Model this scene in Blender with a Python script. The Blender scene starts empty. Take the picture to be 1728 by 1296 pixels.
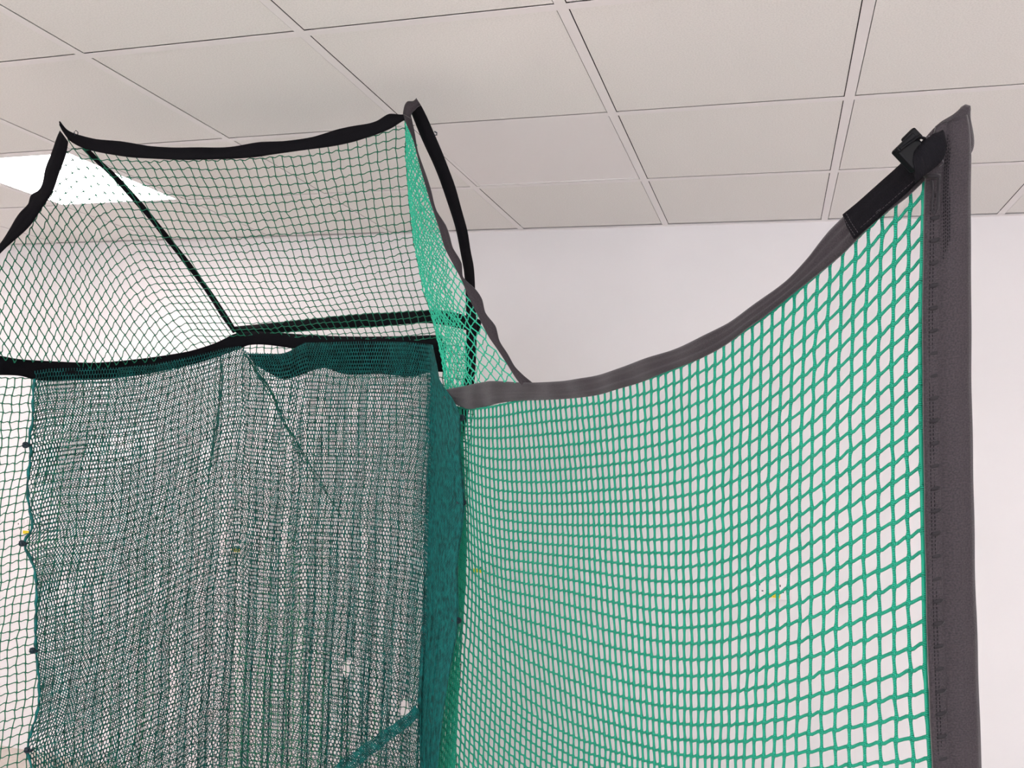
import bpy, math
import numpy as np
from mathutils import Matrix, Vector

# ------------------------------------------------------------------ camera
F = 1501.0                      # focal length in pixels of the 1728x1296 frame
YAW, PITCH, ROLL = -0.2908, 0.0694, 0.0418
CEIL = 2.45
CAM = np.array([2.2299, -1.1071, CEIL - 0.9068])
WALL_Y = 2.43
cy_, sy_ = math.cos(YAW), math.sin(YAW)
FWD = np.array([sy_ * math.cos(PITCH), cy_ * math.cos(PITCH), math.sin(PITCH)])
_rt = np.array([cy_, -sy_, 0.0])
_up = np.cross(_rt, FWD)
RT = _rt * math.cos(ROLL) + _up * math.sin(ROLL)
UP = -_rt * math.sin(ROLL) + _up * math.cos(ROLL)

scene = bpy.context.scene
cd = bpy.data.cameras.new('camera')
cam = bpy.data.objects.new('camera', cd)
scene.collection.objects.link(cam)
cd.sensor_fit = 'HORIZONTAL'
cd.sensor_width = 36.0
cd.lens = 36.0 * F / 1728.0
cd.clip_start = 0.05
m = Matrix(((RT[0], UP[0], -FWD[0], CAM[0]), (RT[1], UP[1], -FWD[1], CAM[1]),
            (RT[2], UP[2], -FWD[2], CAM[2]), (0, 0, 0, 1)))
cam.matrix_world = m
scene.camera = cam

# ------------------------------------------------------------------ world, exposure
world = bpy.data.worlds.new('world')
scene.world = world
world.use_nodes = True
world.node_tree.nodes['Background'].inputs[0].default_value = (0.9, 0.93, 1.0, 1)
world.node_tree.nodes['Background'].inputs[1].default_value = 5.0
vs = scene.view_settings
vs.view_transform = 'Standard'
vs.look = 'None'
vs.gamma = 1
vs.use_curve_mapping = False
vs.exposure = 0.82
PANEL = 9.0                    # strength of the ceiling panels' diffusers


# portal over the added window behind the camera, so that the daylight is sampled well
WIN = (0.2, 4.6, 0.45, 2.2)      # x0, x1, z0, z1 of the unseen window added to wall_front
pl_ = bpy.data.lights.new('daylight_portal', 'AREA')
pl_.shape = 'RECTANGLE'
pl_.size = WIN[1] - WIN[0]
pl_.size_y = WIN[3] - WIN[2]
pl_.cycles.is_portal = True
po_ = bpy.data.objects.new('daylight_portal', pl_)
scene.collection.objects.link(po_)
po_.location = ((WIN[0] + WIN[1]) / 2, -4.25, (WIN[2] + WIN[3]) / 2)
po_.rotation_euler = (math.radians(90), 0, math.radians(180))


# ------------------------------------------------------------------ helpers
def W(x, y, d):
    """place a point seen at (x, y) at distance d along the view axis"""
    x, y, d = np.broadcast_arrays(np.asarray(x, float), np.asarray(y, float), np.asarray(d, float))
    return CAM + d[..., None] * (FWD + RT * ((x - 864.0) / F)[..., None] + UP * ((648.0 - y) / F)[..., None])


def srgb(r, g, b):
    def f(c):
        c /= 255.0
        return c / 12.92 if c <= 0.04045 else ((c + 0.055) / 1.055) ** 2.4
    return (f(r), f(g), f(b), 1.0)


def cubic(ts, ys, t):
    """natural cubic spline, ys may be (n,k)"""
    ts = np.asarray(ts, float); ys = np.asarray(ys, float); t = np.asarray(t, float)
    one = ys.ndim == 1
    if one:
        ys = ys[:, None]
    n = len(ts)
    if n == 2:
        w = ((t - ts[0]) / (ts[1] - ts[0]))[:, None]
        r = ys[0] * (1 - w) + ys[1] * w
        return r[:, 0] if one else r
    h = np.diff(ts)
    A = np.zeros((n, n)); B = np.zeros((n, ys.shape[1]))
    A[0, 0] = A[-1, -1] = 1
    for i in range(1, n - 1):
        A[i, i - 1] = h[i - 1]; A[i, i] = 2 * (h[i - 1] + h[i]); A[i, i + 1] = h[i]
        B[i] = 6 * ((ys[i + 1] - ys[i]) / h[i] - (ys[i] - ys[i - 1]) / h[i - 1])
    M = np.linalg.solve(A, B)
    k = np.clip(np.searchsorted(ts, t) - 1, 0, n - 2)
    hk = h[k][:, None]; a = (ts[k + 1] - t)[:, None]; b = (t - ts[k])[:, None]
    r = (M[k] * a ** 3 + M[k + 1] * b ** 3) / (6 * hk) + (ys[k] / hk - M[k] * hk / 6) * a + (ys[k + 1] / hk - M[k + 1] * hk / 6) * b
    return r[:, 0] if one else r


def resample(pts, n, smooth=True):
    pts = np.asarray(pts, float)
    s = np.concatenate([[0], np.cumsum(np.linalg.norm(np.diff(pts, axis=0), axis=1))])
    t = np.linspace(0, s[-1], n)
    if smooth and len(pts) > 2:
        c = cubic(s, pts, t)
        l = np.stack([np.interp(t, s, pts[:, k]) for k in range(pts.shape[1])], 1)
        return 0.7 * c + 0.3 * l
    return np.stack([np.interp(t, s, pts[:, k]) for k in range(pts.shape[1])], 1)


def norm(v):
    return v / np.maximum(np.linalg.norm(v, axis=-1, keepdims=True), 1e-9)


def mesh_obj(name, verts, faces, mat, parent=None, uv=None, smooth=True, loc=None):
    """faces: (n,4) or (n,3) int array, or list of such arrays"""
    if not isinstance(faces, list):
        faces = [faces]
    faces = [np.asarray(f) for f in faces if len(f)]
    verts = np.asarray(verts, float).reshape(-1, 3)
    origin = np.zeros(3)
    if loc is not None:
        origin = np.asarray(loc, float)
    elif parent is not None:
        p = parent
        while p is not None:
            origin = origin + np.array(p.location)
            p = p.parent
    verts = verts - origin
    me = bpy.data.meshes.new(name)
    me.vertices.add(len(verts))
    me.vertices.foreach_set('co', verts.astype(np.float32).ravel())
    li = np.concatenate([f.ravel() for f in faces])
    tot = np.concatenate([np.full(len(f), f.shape[1]) for f in faces])
    st = np.concatenate([[0], np.cumsum(tot)[:-1]])
    me.loops.add(len(li))
    me.loops.foreach_set('vertex_index', li.astype(np.int32))
    me.polygons.add(len(tot))
    me.polygons.foreach_set('loop_start', st.astype(np.int32))
    me.polygons.foreach_set('use_smooth', np.full(len(tot), smooth))
    if uv is not None:
        lay = me.uv_layers.new(name='UVMap')
        lay.data.foreach_set('uv', np.asarray(uv, float)[li].astype(np.float32).ravel())
    me.update(calc_edges=True)
    me.validate()
    me.materials.append(mat)
    o = bpy.data.objects.new(name, me)
    scene.collection.objects.link(o)
    if parent is not None:
        o.parent = parent
    elif loc is not None:
        o.location = loc
    return o


class MB:
    """collects boxes, tubes and lathes for one mesh"""
    def __init__(self):
        self.v = []; self.f4 = []; self.f3 = []; self.n = 0

    def add(self, v, f4=None, f3=None):
        v = np.asarray(v, float).reshape(-1, 3)
        if f4 is not None and len(f4):
            self.f4.append(np.asarray(f4) + self.n)
        if f3 is not None and len(f3):
            self.f3.append(np.asarray(f3) + self.n)
        self.v.append(v); self.n += len(v)

    def box(self, lo, hi, bev=0.0, R=None, c=None):
        lo = np.asarray(lo, float); hi = np.asarray(hi, float)
        if bev <= 0:
            v = np.array([[x, y, z] for z in (lo[2], hi[2]) for y in (lo[1], hi[1]) for x in (lo[0], hi[0])])
            f = np.array([[0, 2, 3, 1], [4, 5, 7, 6], [0, 1, 5, 4], [2, 6, 7, 3], [0, 4, 6, 2], [1, 3, 7, 5]])
            f3 = None
        else:
            import bmesh
            bm = bmesh.new()
            bmesh.ops.create_cube(bm, size=1)
            for q in bm.verts:
                q.co = Vector([(lo[k] + hi[k]) / 2 + q.co[k] * (hi[k] - lo[k]) for k in range(3)])
            bmesh.ops.bevel(bm, geom=bm.edges[:], offset=bev, segments=2, affect='EDGES', profile=0.5)
            bm.verts.index_update()
            v = np.array([q.co[:] for q in bm.verts])
            f = np.array([[l.index for l in p.verts] for p in bm.faces if len(p.verts) == 4])
            f3 = np.array([[l.index for l in p.verts] for p in bm.faces if len(p.verts) == 3])
            bm.free()
        if R is not None:
            c0 = np.zeros(3) if c is None else np.asarray(c)
            v = v @ np.asarray(R).T + c0
        self.add(v, f, f3)

    def tube(self, pts, r, sides=10, closed=False, caps=True):
        P = np.asarray(pts, float)
        n = len(P)
        r = np.broadcast_to(np.asarray(r, float), (n,))
        T = norm(np.roll(P, -1, 0) - np.roll(P, 1, 0)) if closed else norm(np.gradient(P, axis=0))
        ref = np.array([0.13, 0.21, 0.97])
        if abs(norm(T.mean(0)[None])[0] @ ref) > 0.9:
            ref = np.array([0.9, 0.3, 0.1])
        S = norm(np.cross(T, ref)); U = np.cross(S, T)
        a = np.arange(sides) * 2 * math.pi / sides
        v = P[:, None] + r[:, None, None] * (np.cos(a)[None, :, None] * S[:, None] + np.sin(a)[None, :, None] * U[:, None])
        f = []
        for i in range(n if closed else n - 1):
            j = (i + 1) % n
            for k in range(sides):
                l = (k + 1) % sides
                f.append([i * sides + k, i * sides + l, j * sides + l, j * sides + k])
        v = v.reshape(-1, 3); f3 = []
        if caps and not closed:
            v = np.vstack([v, P[:1], P[-1:]])
            for k in range(sides):
                l = (k + 1) % sides
                f3.append([n * sides, l, k]); f3.append([n * sides + 1, (n - 1) * sides + k, (n - 1) * sides + l])
        self.add(v, f, f3 or None)

    def obj(self, name, mat, parent=None, smooth=False, loc=None):
        fs = []
        if self.f4: fs.append(np.vstack(self.f4))
        if self.f3: fs.append(np.vstack(self.f3))
        return mesh_obj(name, np.vstack(self.v), fs, mat, parent, smooth=smooth, loc=loc)


def threads(P0, P1, N, rad, K=4, sides=6, s_amp=0.0, sag=0.0, knot=1.35, rng=None, ulen=True):
    """one short curved cord from every P0 to every P1; returns verts, faces, uvs"""
    M = len(P0)
    t = np.linspace(0, 1, K)
    D = P1 - P0
    L = np.linalg.norm(D, axis=1, keepdims=True)
    T = D / np.maximum(L, 1e-9)
    S = norm(np.cross(T, N))
    amp = np.full(M, s_amp)
    sg = np.full(M, sag)
    if rng is not None:
        amp = amp * (0.5 + rng.random(M)); sg = sg + (rng.random(M) - 0.5) * 0.05
    off = (amp[:, None] * np.sin(2 * math.pi * t)[None] + sg[:, None] * np.sin(math.pi * t)[None]) * L
    P = P0[:, None] + D[:, None] * t[None, :, None] + S[:, None] * off[..., None]
    a = np.arange(sides) * 2 * math.pi / sides
    rp = rad * (1 + (knot - 1) * np.abs(2 * t - 1) ** 3)
    B = norm(np.cross(T, S))
    ring = np.cos(a)[None, :, None] * S[:, None] + np.sin(a)[None, :, None] * B[:, None]
    V = P[:, :, None] + rp[None, :, None, None] * ring[:, None]
    uv = np.zeros((M, K, sides, 2))
    uv[..., 0] = (t[None] * L)[:, :, None] + (P0 @ np.array([1.3, 2.1, 0.7]))[:, None, None] * 0.0
    uv[..., 1] = (np.arange(sides) / sides)[None, None]
    i, k = np.meshgrid(np.arange(K - 1), np.arange(sides), indexing='ij')
    l = (k + 1) % sides
    q = np.stack([i * sides + k, i * sides + l, (i + 1) * sides + l, (i + 1) * sides + k], -1).reshape(-1, 4)
    Fq = (q[None] + (np.arange(M) * K * sides)[:, None, None]).reshape(-1, 4)
    return V.reshape(-1, 3), Fq, uv.reshape(-1, 2)


def join(parts):
    v = []; f = []; u = []; n = 0
    for a, b, c in parts:
        v.append(a); f.append(b + n); u.append(c); n += len(a)
    return np.vstack(v), np.vstack(f), np.vstack(u)


def net_from_nodes(name, P, mask, mat, parent, rad, sides=6, K=5, s_amp=0.05, jit=0.05, seed=1, sag=0.0, vamp=0.012, knot=1.4):
    """P (rows, cols, 3) node positions of a square-mesh net"""
    rng = np.random.default_rng(seed)
    R, C = P.shape[:2]
    du = np.gradient(P, axis=1); dv = np.gradient(P, axis=0)
    n = norm(np.cross(du, dv))
    tocam = norm(CAM - P)
    n = n * np.sign((n * tocam).sum(-1, keepdims=True) + 1e-9)
    lu = np.linalg.norm(du, axis=-1, keepdims=True)
    j = rng.standard_normal((R, C, 3)) * jit
    P = P + norm(du) * lu * j[..., :1] + norm(dv) * lu * j[..., 1:2] + n * lu * j[..., 2:]
    parts = []
    for ax in (0, 1):
        a = P[:, :-1] if ax else P[:-1]
        b = P[:, 1:] if ax else P[1:]
        m_ = (mask[:, :-1] & mask[:, 1:]) if ax else (mask[:-1] & mask[1:])
        nn = (n[:, :-1] if ax else n[:-1])[m_]
        parts.append(threads(a[m_], b[m_], nn, rad, K, sides, s_amp if ax else vamp, sag if ax else 0.0, knot, rng))
    v, f, u = join(parts)
    return mesh_obj(name, v, f, mat, parent, uv=u)


def grid_interp(ctrl, us, vs_, u, v):
    """ctrl[row][col] of k-vectors; cubic in both directions"""
    C = np.asarray(ctrl, float)
    k = C.shape[2]
    rows = np.stack([cubic(us, C[r], u) for r in range(C.shape[0])])       # (rows, nu, k)
    out = np.stack([cubic(vs_, rows[:, i], v) for i in range(len(u))], 1)  # (nv, nu, k)
    return out


def ribbon(name, A, B, mat, parent, n=80, m_=8, thick=0.004, bulge=0.0, wr=0.0015, seed=0, profile=None, smooth=True, freq=1.0):
    """flat webbing or sleeve between world polylines A and B (its two edges)"""
    A = resample(A, n, smooth); B = resample(B, n, smooth)
    t = np.linspace(0, 1, m_)
    Wd = B - A
    T = norm(np.gradient((A + B) / 2, axis=0))
    Nn = norm(np.cross(T, norm(Wd)))
    sgn = np.sign(((CAM - (A + B) / 2) * Nn).sum(-1, keepdims=True))
    Nn = Nn * sgn
    prof = np.sin(math.pi * t) * bulge if profile is None else np.interp(t, [p[0] for p in profile], [p[1] for p in profile])
    rng = np.random.default_rng(seed)
    arc = np.concatenate([[0], np.cumsum(np.linalg.norm(np.diff((A + B) / 2, axis=0), axis=1))])
    w = np.zeros((n, m_))
    for k in range(7):
        fr = rng.uniform(8, 60) * freq; ph = rng.uniform(0, 6.3); ph2 = rng.uniform(-3, 3)
        w += np.sin(arc[:, None] * fr + ph + ph2 * t[None]) * wr / (1 + k * 0.4)
    w = w - w.mean() + 0.7 * wr * np.sin(17 * t[None] + 1.5 * np.sin(arc * 9)[:, None]) * np.sin(math.pi * t)[None]
    Pf = A[:, None] + Wd[:, None] * t[None, :, None] + Nn[:, None] * (prof[None] + thick / 2 + w)[..., None]
    Pb = A[:, None] + Wd[:, None] * t[None, :, None] + Nn[:, None] * (-prof[None] * 0.6 - thick / 2 + w)[..., None]
    V = np.concatenate([Pf, Pb[:, ::-1]], 1)
    c = 2 * m_
    width = np.linalg.norm(Wd, axis=1).mean()
    uv = np.zeros((n, c, 2))
    uv[..., 0] = arc[:, None]
    uv[..., 1] = np.concatenate([t, t[::-1]])[None] * width
    i, k = np.meshgrid(np.arange(n - 1), np.arange(c), indexing='ij')
    l = (k + 1) % c
    q = np.stack([i * c + k, i * c + l, (i + 1) * c + l, (i + 1) * c + k], -1).reshape(-1, 4)
    caps = []
    for b in (0, (n - 1) * c):
        for k in range(m_ - 1):
            caps.append([b + k, b + k + 1, b + c - 2 - k, b + c - 1 - k])
    return mesh_obj(name, V.reshape(-1, 3), np.vstack([q, caps]), mat, parent, uv=uv.reshape(-1, 2))


def px(points):
    """[(x, y, d), ...] -> world polyline"""
    a = np.asarray(points, float)
    return W(a[:, 0], a[:, 1], a[:, 2])


def with_depth(pts, dpts, key='x'):
    """2-D outline + depth knots -> (x,y,d) list"""
    pts = np.asarray(pts, float)
    k = 0 if key == 'x' else 1
    dk = np.array(sorted(dpts), float)
    d = np.interp(pts[:, k], dk[:, 0], dk[:, 1])
    return np.column_stack([pts, d])


def tag(o, label=None, cat=None, group=None, kind=None):
    if label: o['label'] = label
    if cat: o['category'] = cat
    if group: o['group'] = group
    if kind: o['kind'] = kind
    return o


def empty(name, loc, parent=None):
    o = bpy.data.objects.new(name, None)
    o.location = loc
    o.empty_display_size = 0.1
    scene.collection.objects.link(o)
    if parent: o.parent = parent
    return o


# ------------------------------------------------------------------ materials
def new_mat(name, color, rough=0.7, spec=0.3):
    m_ = bpy.data.materials.new(name)
    m_.use_nodes = True
    b = m_.node_tree.nodes['Principled BSDF']
    b.inputs['Base Color'].default_value = color
    b.inputs['Roughness'].default_value = rough
    b.inputs['Specular IOR Level'].default_value = spec
    return m_, m_.node_tree, b


def noise_mat(name, c1, c2, scale, rough=0.8, bump=0.0, detail=3, spec=0.3, dist=0.001, lo=0.35, hi=0.65):
    m_, nt, b = new_mat(name, c1, rough, spec)
    tc = nt.nodes.new('ShaderNodeTexCoord')
    nz = nt.nodes.new('ShaderNodeTexNoise')
    nz.inputs['Scale'].default_value = scale
    nz.inputs['Detail'].default_value = detail
    rp = nt.nodes.new('ShaderNodeValToRGB')
    rp.color_ramp.elements[0].position = lo; rp.color_ramp.elements[0].color = c1
    rp.color_ramp.elements[1].position = hi; rp.color_ramp.elements[1].color = c2
    nt.links.new(tc.outputs['Object'], nz.inputs['Vector'])
    nt.links.new(nz.outputs['Fac'], rp.inputs['Fac'])
    nt.links.new(rp.outputs['Color'], b.inputs['Base Color'])
    if bump:
        bp = nt.nodes.new('ShaderNodeBump')
        bp.inputs['Strength'].default_value = bump
        bp.inputs['Distance'].default_value = dist
        nt.links.new(nz.outputs['Fac'], bp.inputs['Height'])
        nt.links.new(bp.outputs['Normal'], b.inputs['Normal'])
    return m_


def cord_mat(name, dark, light, pitch, rough=0.55, turns=1.0):
    """twisted cord: helical light and dark strands along the UV"""
    m_, nt, b = new_mat(name, light, rough, 0.35)
    uv = nt.nodes.new('ShaderNodeUVMap')
    sp = nt.nodes.new('ShaderNodeSeparateXYZ')
    nt.links.new(uv.outputs['UV'], sp.inputs[0])
    a = nt.nodes.new('ShaderNodeMath'); a.operation = 'MULTIPLY'; a.inputs[1].default_value = 2 * math.pi / pitch
    nt.links.new(sp.outputs['X'], a.inputs[0])
    c = nt.nodes.new('ShaderNodeMath'); c.operation = 'MULTIPLY'; c.inputs[1].default_value = 2 * math.pi * turns
    nt.links.new(sp.outputs['Y'], c.inputs[0])
    s = nt.nodes.new('ShaderNodeMath'); s.operation = 'ADD'
    nt.links.new(a.outputs[0], s.inputs[0]); nt.links.new(c.outputs[0], s.inputs[1])
    w = nt.nodes.new('ShaderNodeMath'); w.operation = 'SINE'
    nt.links.new(s.outputs[0], w.inputs[0])
    mr = nt.nodes.new('ShaderNodeMapRange')
    mr.inputs['From Min'].default_value = -1.0; mr.inputs['From Max'].default_value = 0.6
    nt.links.new(w.outputs[0], mr.inputs['Value'])
    mx = nt.nodes.new('ShaderNodeMix'); mx.data_type = 'RGBA'
    mx.inputs['A'].default_value = dark; mx.inputs['B'].default_value = light
    nt.links.new(mr.outputs['Result'], mx.inputs['Factor'])
    nt.links.new(mx.outputs['Result'], b.inputs['Base Color'])
    bp = nt.nodes.new('ShaderNodeBump'); bp.inputs['Strength'].default_value = 0.6; bp.inputs['Distance'].default_value = 0.0006
    nt.links.new(w.outputs[0], bp.inputs['Height'])
    nt.links.new(bp.outputs['Normal'], b.inputs['Normal'])
    return m_


def web_mat(name, col, col2, rough=0.75, sheen=0.2, spec=0.25):
    """woven polyester: fine ribs from the UV, slow mottling, rows of stitches"""
    m_, nt, b = new_mat(name, col, rough, spec)
    b.inputs['Sheen Weight'].default_value = sheen
    b.inputs['Sheen Roughness'].default_value = 0.4
    uv = nt.nodes.new('ShaderNodeUVMap')
    w1 = nt.nodes.new('ShaderNodeTexWave'); w1.wave_type = 'BANDS'; w1.bands_direction = 'X'
    w1.inputs['Scale'].default_value = 180; w1.inputs['Distortion'].default_value = 1.2; w1.inputs['Detail'].default_value = 2
    w1.inputs['Detail Scale'].default_value = 3
    nz = nt.nodes.new('ShaderNodeTexNoise'); nz.inputs['Scale'].default_value = 500; nz.inputs['Detail'].default_value = 2
    n2 = nt.nodes.new('ShaderNodeTexNoise'); n2.inputs['Scale'].default_value = 28; n2.inputs['Detail'].default_value = 4
    for q in (w1, nz, n2):
        nt.links.new(uv.outputs['UV'], q.inputs['Vector'])
    ad = nt.nodes.new('ShaderNodeMath'); ad.operation = 'ADD'
    nt.links.new(w1.outputs['Fac'], ad.inputs[0]); nt.links.new(nz.outputs['Fac'], ad.inputs[1])
    a2 = nt.nodes.new('ShaderNodeMath'); a2.operation = 'MULTIPLY_ADD'; a2.inputs[1].default_value = 3.0
    nt.links.new(n2.outputs['Fac'], a2.inputs[0]); nt.links.new(ad.outputs[0], a2.inputs[2])
    bp = nt.nodes.new('ShaderNodeBump'); bp.inputs['Strength'].default_value = 0.35; bp.inputs['Distance'].default_value = 0.0012
    nt.links.new(a2.outputs[0], bp.inputs['Height'])
    nt.links.new(bp.outputs['Normal'], b.inputs['Normal'])
    rp = nt.nodes.new('ShaderNodeMapRange'); rp.inputs['From Min'].default_value = 0.35; rp.inputs['From Max'].default_value = 0.7
    nt.links.new(nz.outputs['Fac'], rp.inputs['Value'])
    mx = nt.nodes.new('ShaderNodeMix'); mx.data_type = 'RGBA'
    mx.inputs['A'].default_value = col; mx.inputs['B'].default_value = col2
    nt.links.new(rp.outputs['Result'], mx.inputs['Factor'])
    nt.links.new(mx.outputs['Result'], b.inputs['Base Color'])
    return m_


M_WALL = noise_mat('painted_wall', (0.76, 0.73, 0.733, 1), (0.78, 0.748, 0.751, 1), 3.0, 0.85, 0.02)
M_TILE = noise_mat('mineral_ceiling_tile', (0.745, 0.725, 0.70, 1), (0.835, 0.81, 0.785, 1), 260, 0.95, 0.25, 4, dist=0.0008, lo=0.3, hi=0.6)
M_GRID = new_mat('white_grid_metal', (0.82, 0.785, 0.78, 1), 0.5, 0.4)[0]
M_VOID = new_mat('gap_shade', (0.05, 0.045, 0.045, 1), 0.95)[0]  # dark colour gives the shade inside the gaps around the tiles
M_FLOOR = noise_mat('beige_floor', (0.55, 0.48, 0.44, 1), (0.60, 0.53, 0.48, 1), 40, 0.8)
M_PLATE = new_mat('white_plastic', (0.80, 0.75, 0.755, 1), 0.35, 0.5)[0]
M_SLOT = new_mat('socket_slot', (0.04, 0.035, 0.04, 1), 0.6)[0]
M_STICK = new_mat('yellow_sticker', (0.80, 0.62, 0.03, 1), 0.5)[0]
M_PRINT = new_mat('sticker_print', (0.25, 0.17, 0.02, 1), 0.6)[0]
M_CORD = cord_mat('green_cord', (0.0, 0.075, 0.045, 1), (0.005, 0.42, 0.255, 1), 0.0021)
M_CORD_FINE = cord_mat('shaded_fine_cord', (0.0, 0.055, 0.028, 1), (0.004, 0.20, 0.105, 1), 0.004)  # thin green net cord, backlit darkness put into the colour
M_CORD_LIT = cord_mat('lit_green_cord', (0.0, 0.22, 0.12, 1), (0.05, 0.72, 0.46, 1), 0.004)  # same green net cord, its bright lighting put into the colour
M_MESHF = noise_mat('teal_knitted_mesh', (0.0, 0.045, 0.042, 1), (0.001, 0.15, 0.14, 1), 60, 0.6)
M_TIE = new_mat('navy_elastic', (0.008, 0.02, 0.03, 1), 0.5)[0]
M_WEB = web_mat('lit_webbing', (0.020, 0.016, 0.019, 1), (0.044, 0.034, 0.039, 1))  # black webbing, the light falling on it put into a paler tone
M_WEBD = web_mat('shaded_black_webbing', (0.0025, 0.0022, 0.0035, 1), (0.006, 0.005, 0.007, 1), sheen=0.0, spec=0.1)  # same webbing with shade put into the colour; also the plain black strap
M_BUCK = new_mat('black_buckle_plastic', (0.003, 0.003, 0.004, 1), 0.45, 0.10)[0]
M_WEBM = web_mat('gathered_webbing', (0.010, 0.008, 0.010, 1), (0.022, 0.018, 0.021, 1), sheen=0.1)


def emis_mat(name, col, s):
    m_, nt, b = new_mat(name, (0.85, 0.85, 0.85, 1), 0.5)
    b.inputs['Emission Color'].default_value = col
    b.inputs['Emission Strength'].default_value = s
    return m_


M_LIGHT = emis_mat('lit_diffuser', (1.0, 0.975, 0.965, 1), PANEL)
M_OFF = new_mat('unlit_diffuser', (0.82, 0.785, 0.78, 1), 0.6)[0]

# ------------------------------------------------------------------ room
X0, X1, Y0 = -4.2, 5.4, -4.2
LIT = [(-1, 2), (-4, 2), (-4, -2), (-1, -2), (2, -2), (5, -2), (-4, -6), (-1, -6), (2, -6), (5, -6), (8, 1)]
OFF = [(2, 2)]
T = 0.6
fl = MB(); fl.box((X0, Y0, -0.06), (X1, WALL_Y, 0)); tag(fl.obj('floor', M_FLOOR), kind='structure')
for nm, lo, hi in (('wall_back', (X0, WALL_Y, 0), (X1, WALL_Y + 0.12, CEIL + 0.3)),
                   ('wall_left', (X0 - 0.12, Y0, 0), (X0, WALL_Y, CEIL + 0.3)),
                   ('wall_right', (X1, Y0, 0), (X1 + 0.12, WALL_Y, CEIL + 0.3))):
    b = MB(); b.box(lo, hi); tag(b.obj(nm, M_WALL), kind='structure')

b = MB()
for lo, hi in (((X0, Y0 - .12, 0), (WIN[0], Y0, CEIL + .3)), ((WIN[1], Y0 - .12, 0), (X1, Y0, CEIL + .3)),
               ((WIN[0], Y0 - .12, 0), (WIN[1], Y0, WIN[2])), ((WIN[0], Y0 - .12, WIN[3]), (WIN[1], Y0, CEIL + .3))):
    b.box(lo, hi)
tag(b.obj('wall_front', M_WALL), kind='structure')
b = MB()  # unseen window, added to brighten the ceiling and the fabric from the front
for k in range(5):
    x = WIN[0] + (WIN[1] - WIN[0] - .05) * k / 4
    b.box((x, Y0 - .08, WIN[2]), (x + .05, Y0 - .03, WIN[3]))
b.box((WIN[0], Y0 - .08, WIN[2]), (WIN[1], Y0 - .03, WIN[2] + .05)); b.box((WIN[0], Y0 - .08, WIN[3] - .05), (WIN[1], Y0 - .03, WIN[3]))
tag(b.obj('added_window_1', M_PLATE), kind='structure')
ceil = MB(); gridm = MB()
BAR = 0.024; GAP = 0.0022
i0, i1 = int(X0 / T), int(X1 / T)
j0, j1 = int(Y0 / T), 5
for i in range(i0, i1 + 1):
    for j in range(j0, j1):
        if (i, j) in LIT or (i, j) in OFF:
            continue
        lo = (i * T + GAP, j * T + BAR + 0.0010); hi = (min((i + 1) * T - BAR - GAP, X1), min((j + 1) * T - 0.0034, WALL_Y - BAR - 0.0034))
        if lo[1] > WALL_Y - 0.03 or hi[0] - lo[0] < 0.02 or hi[1] - lo[1] < 0.01:
            continue
        ceil.box((lo[0], lo[1], CEIL), (hi[0], hi[1], CEIL + 0.015))
for j in range(j0, j1):
    if j * T < WALL_Y - 0.05:
        gridm.box((X0, j * T, CEIL - 0.0015), (X1, j * T + BAR, CEIL - 0.0007))
for i in range(i0, i1 + 1):
    gridm.box((i * T - BAR, Y0, CEIL - 0.0016), (i * T, WALL_Y, CEIL - 0.0006))
c_o = tag(ceil.obj('ceiling', M_TILE), kind='structure')
gridm.obj('ceiling_grid', M_GRID, c_o)
vd = MB(); vd.box((X0, Y0, CEIL + 0.018), (X1, WALL_Y, CEIL + 0.05)); vd.obj('gap_shade_sheet', M_VOID, c_o)
tr = MB()
tr.box((X0, WALL_Y - 0.024, CEIL - 0.0030), (X1, WALL_Y, CEIL - 0.0018))
tr.box((X0, WALL_Y - 0.0018, CEIL - 0.0045), (X1, WALL_Y, CEIL + 0.02))
tag(tr.obj('trim_1', M_GRID), kind='structure')


def ceiling_panel(i, j, lit, label, group=None):
    x, y = i * T + 0.002, j * T + BAR + 0.002
    x2, y2 = (i + 1) * T - BAR - 0.002, (j + 1) * T - 0.002
    e = empty('ceiling_light', ((x + x2) / 2, (y + y2) / 2, CEIL))
    tag(e, label, 'ceiling light', group)
    fr = MB(); w = 0.012
    for lo, hi in (((x, y), (x2, y + w)), ((x, y2 - w), (x2, y2)), ((x, y + w), (x + w, y2 - w)), ((x2 - w, y + w), (x2, y2 - w))):
        fr.box((lo[0], lo[1], CEIL - 0.0008), (hi[0], hi[1], CEIL + 0.012))
    fr.obj('frame', M_GRID, e)
    df = MB(); df.box((x + w, y + w, CEIL + 0.0005), (x2 - w, y2 - w, CEIL + 0.010))
    df.obj('diffuser', M_LIGHT if lit else M_OFF, e)


ceiling_panel(-1, 2, True, 'glowing square ceiling light panel behind the top left corner of the net')
for (i, j) in LIT[1:]:
    ceiling_panel(i, j, True, 'lit square ceiling light panel outside the photographed part of the room', 'ceiling light panels out of view')
ceiling_panel(2, 2, False, 'smooth unlit square ceiling panel right of the top right net corner')


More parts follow.
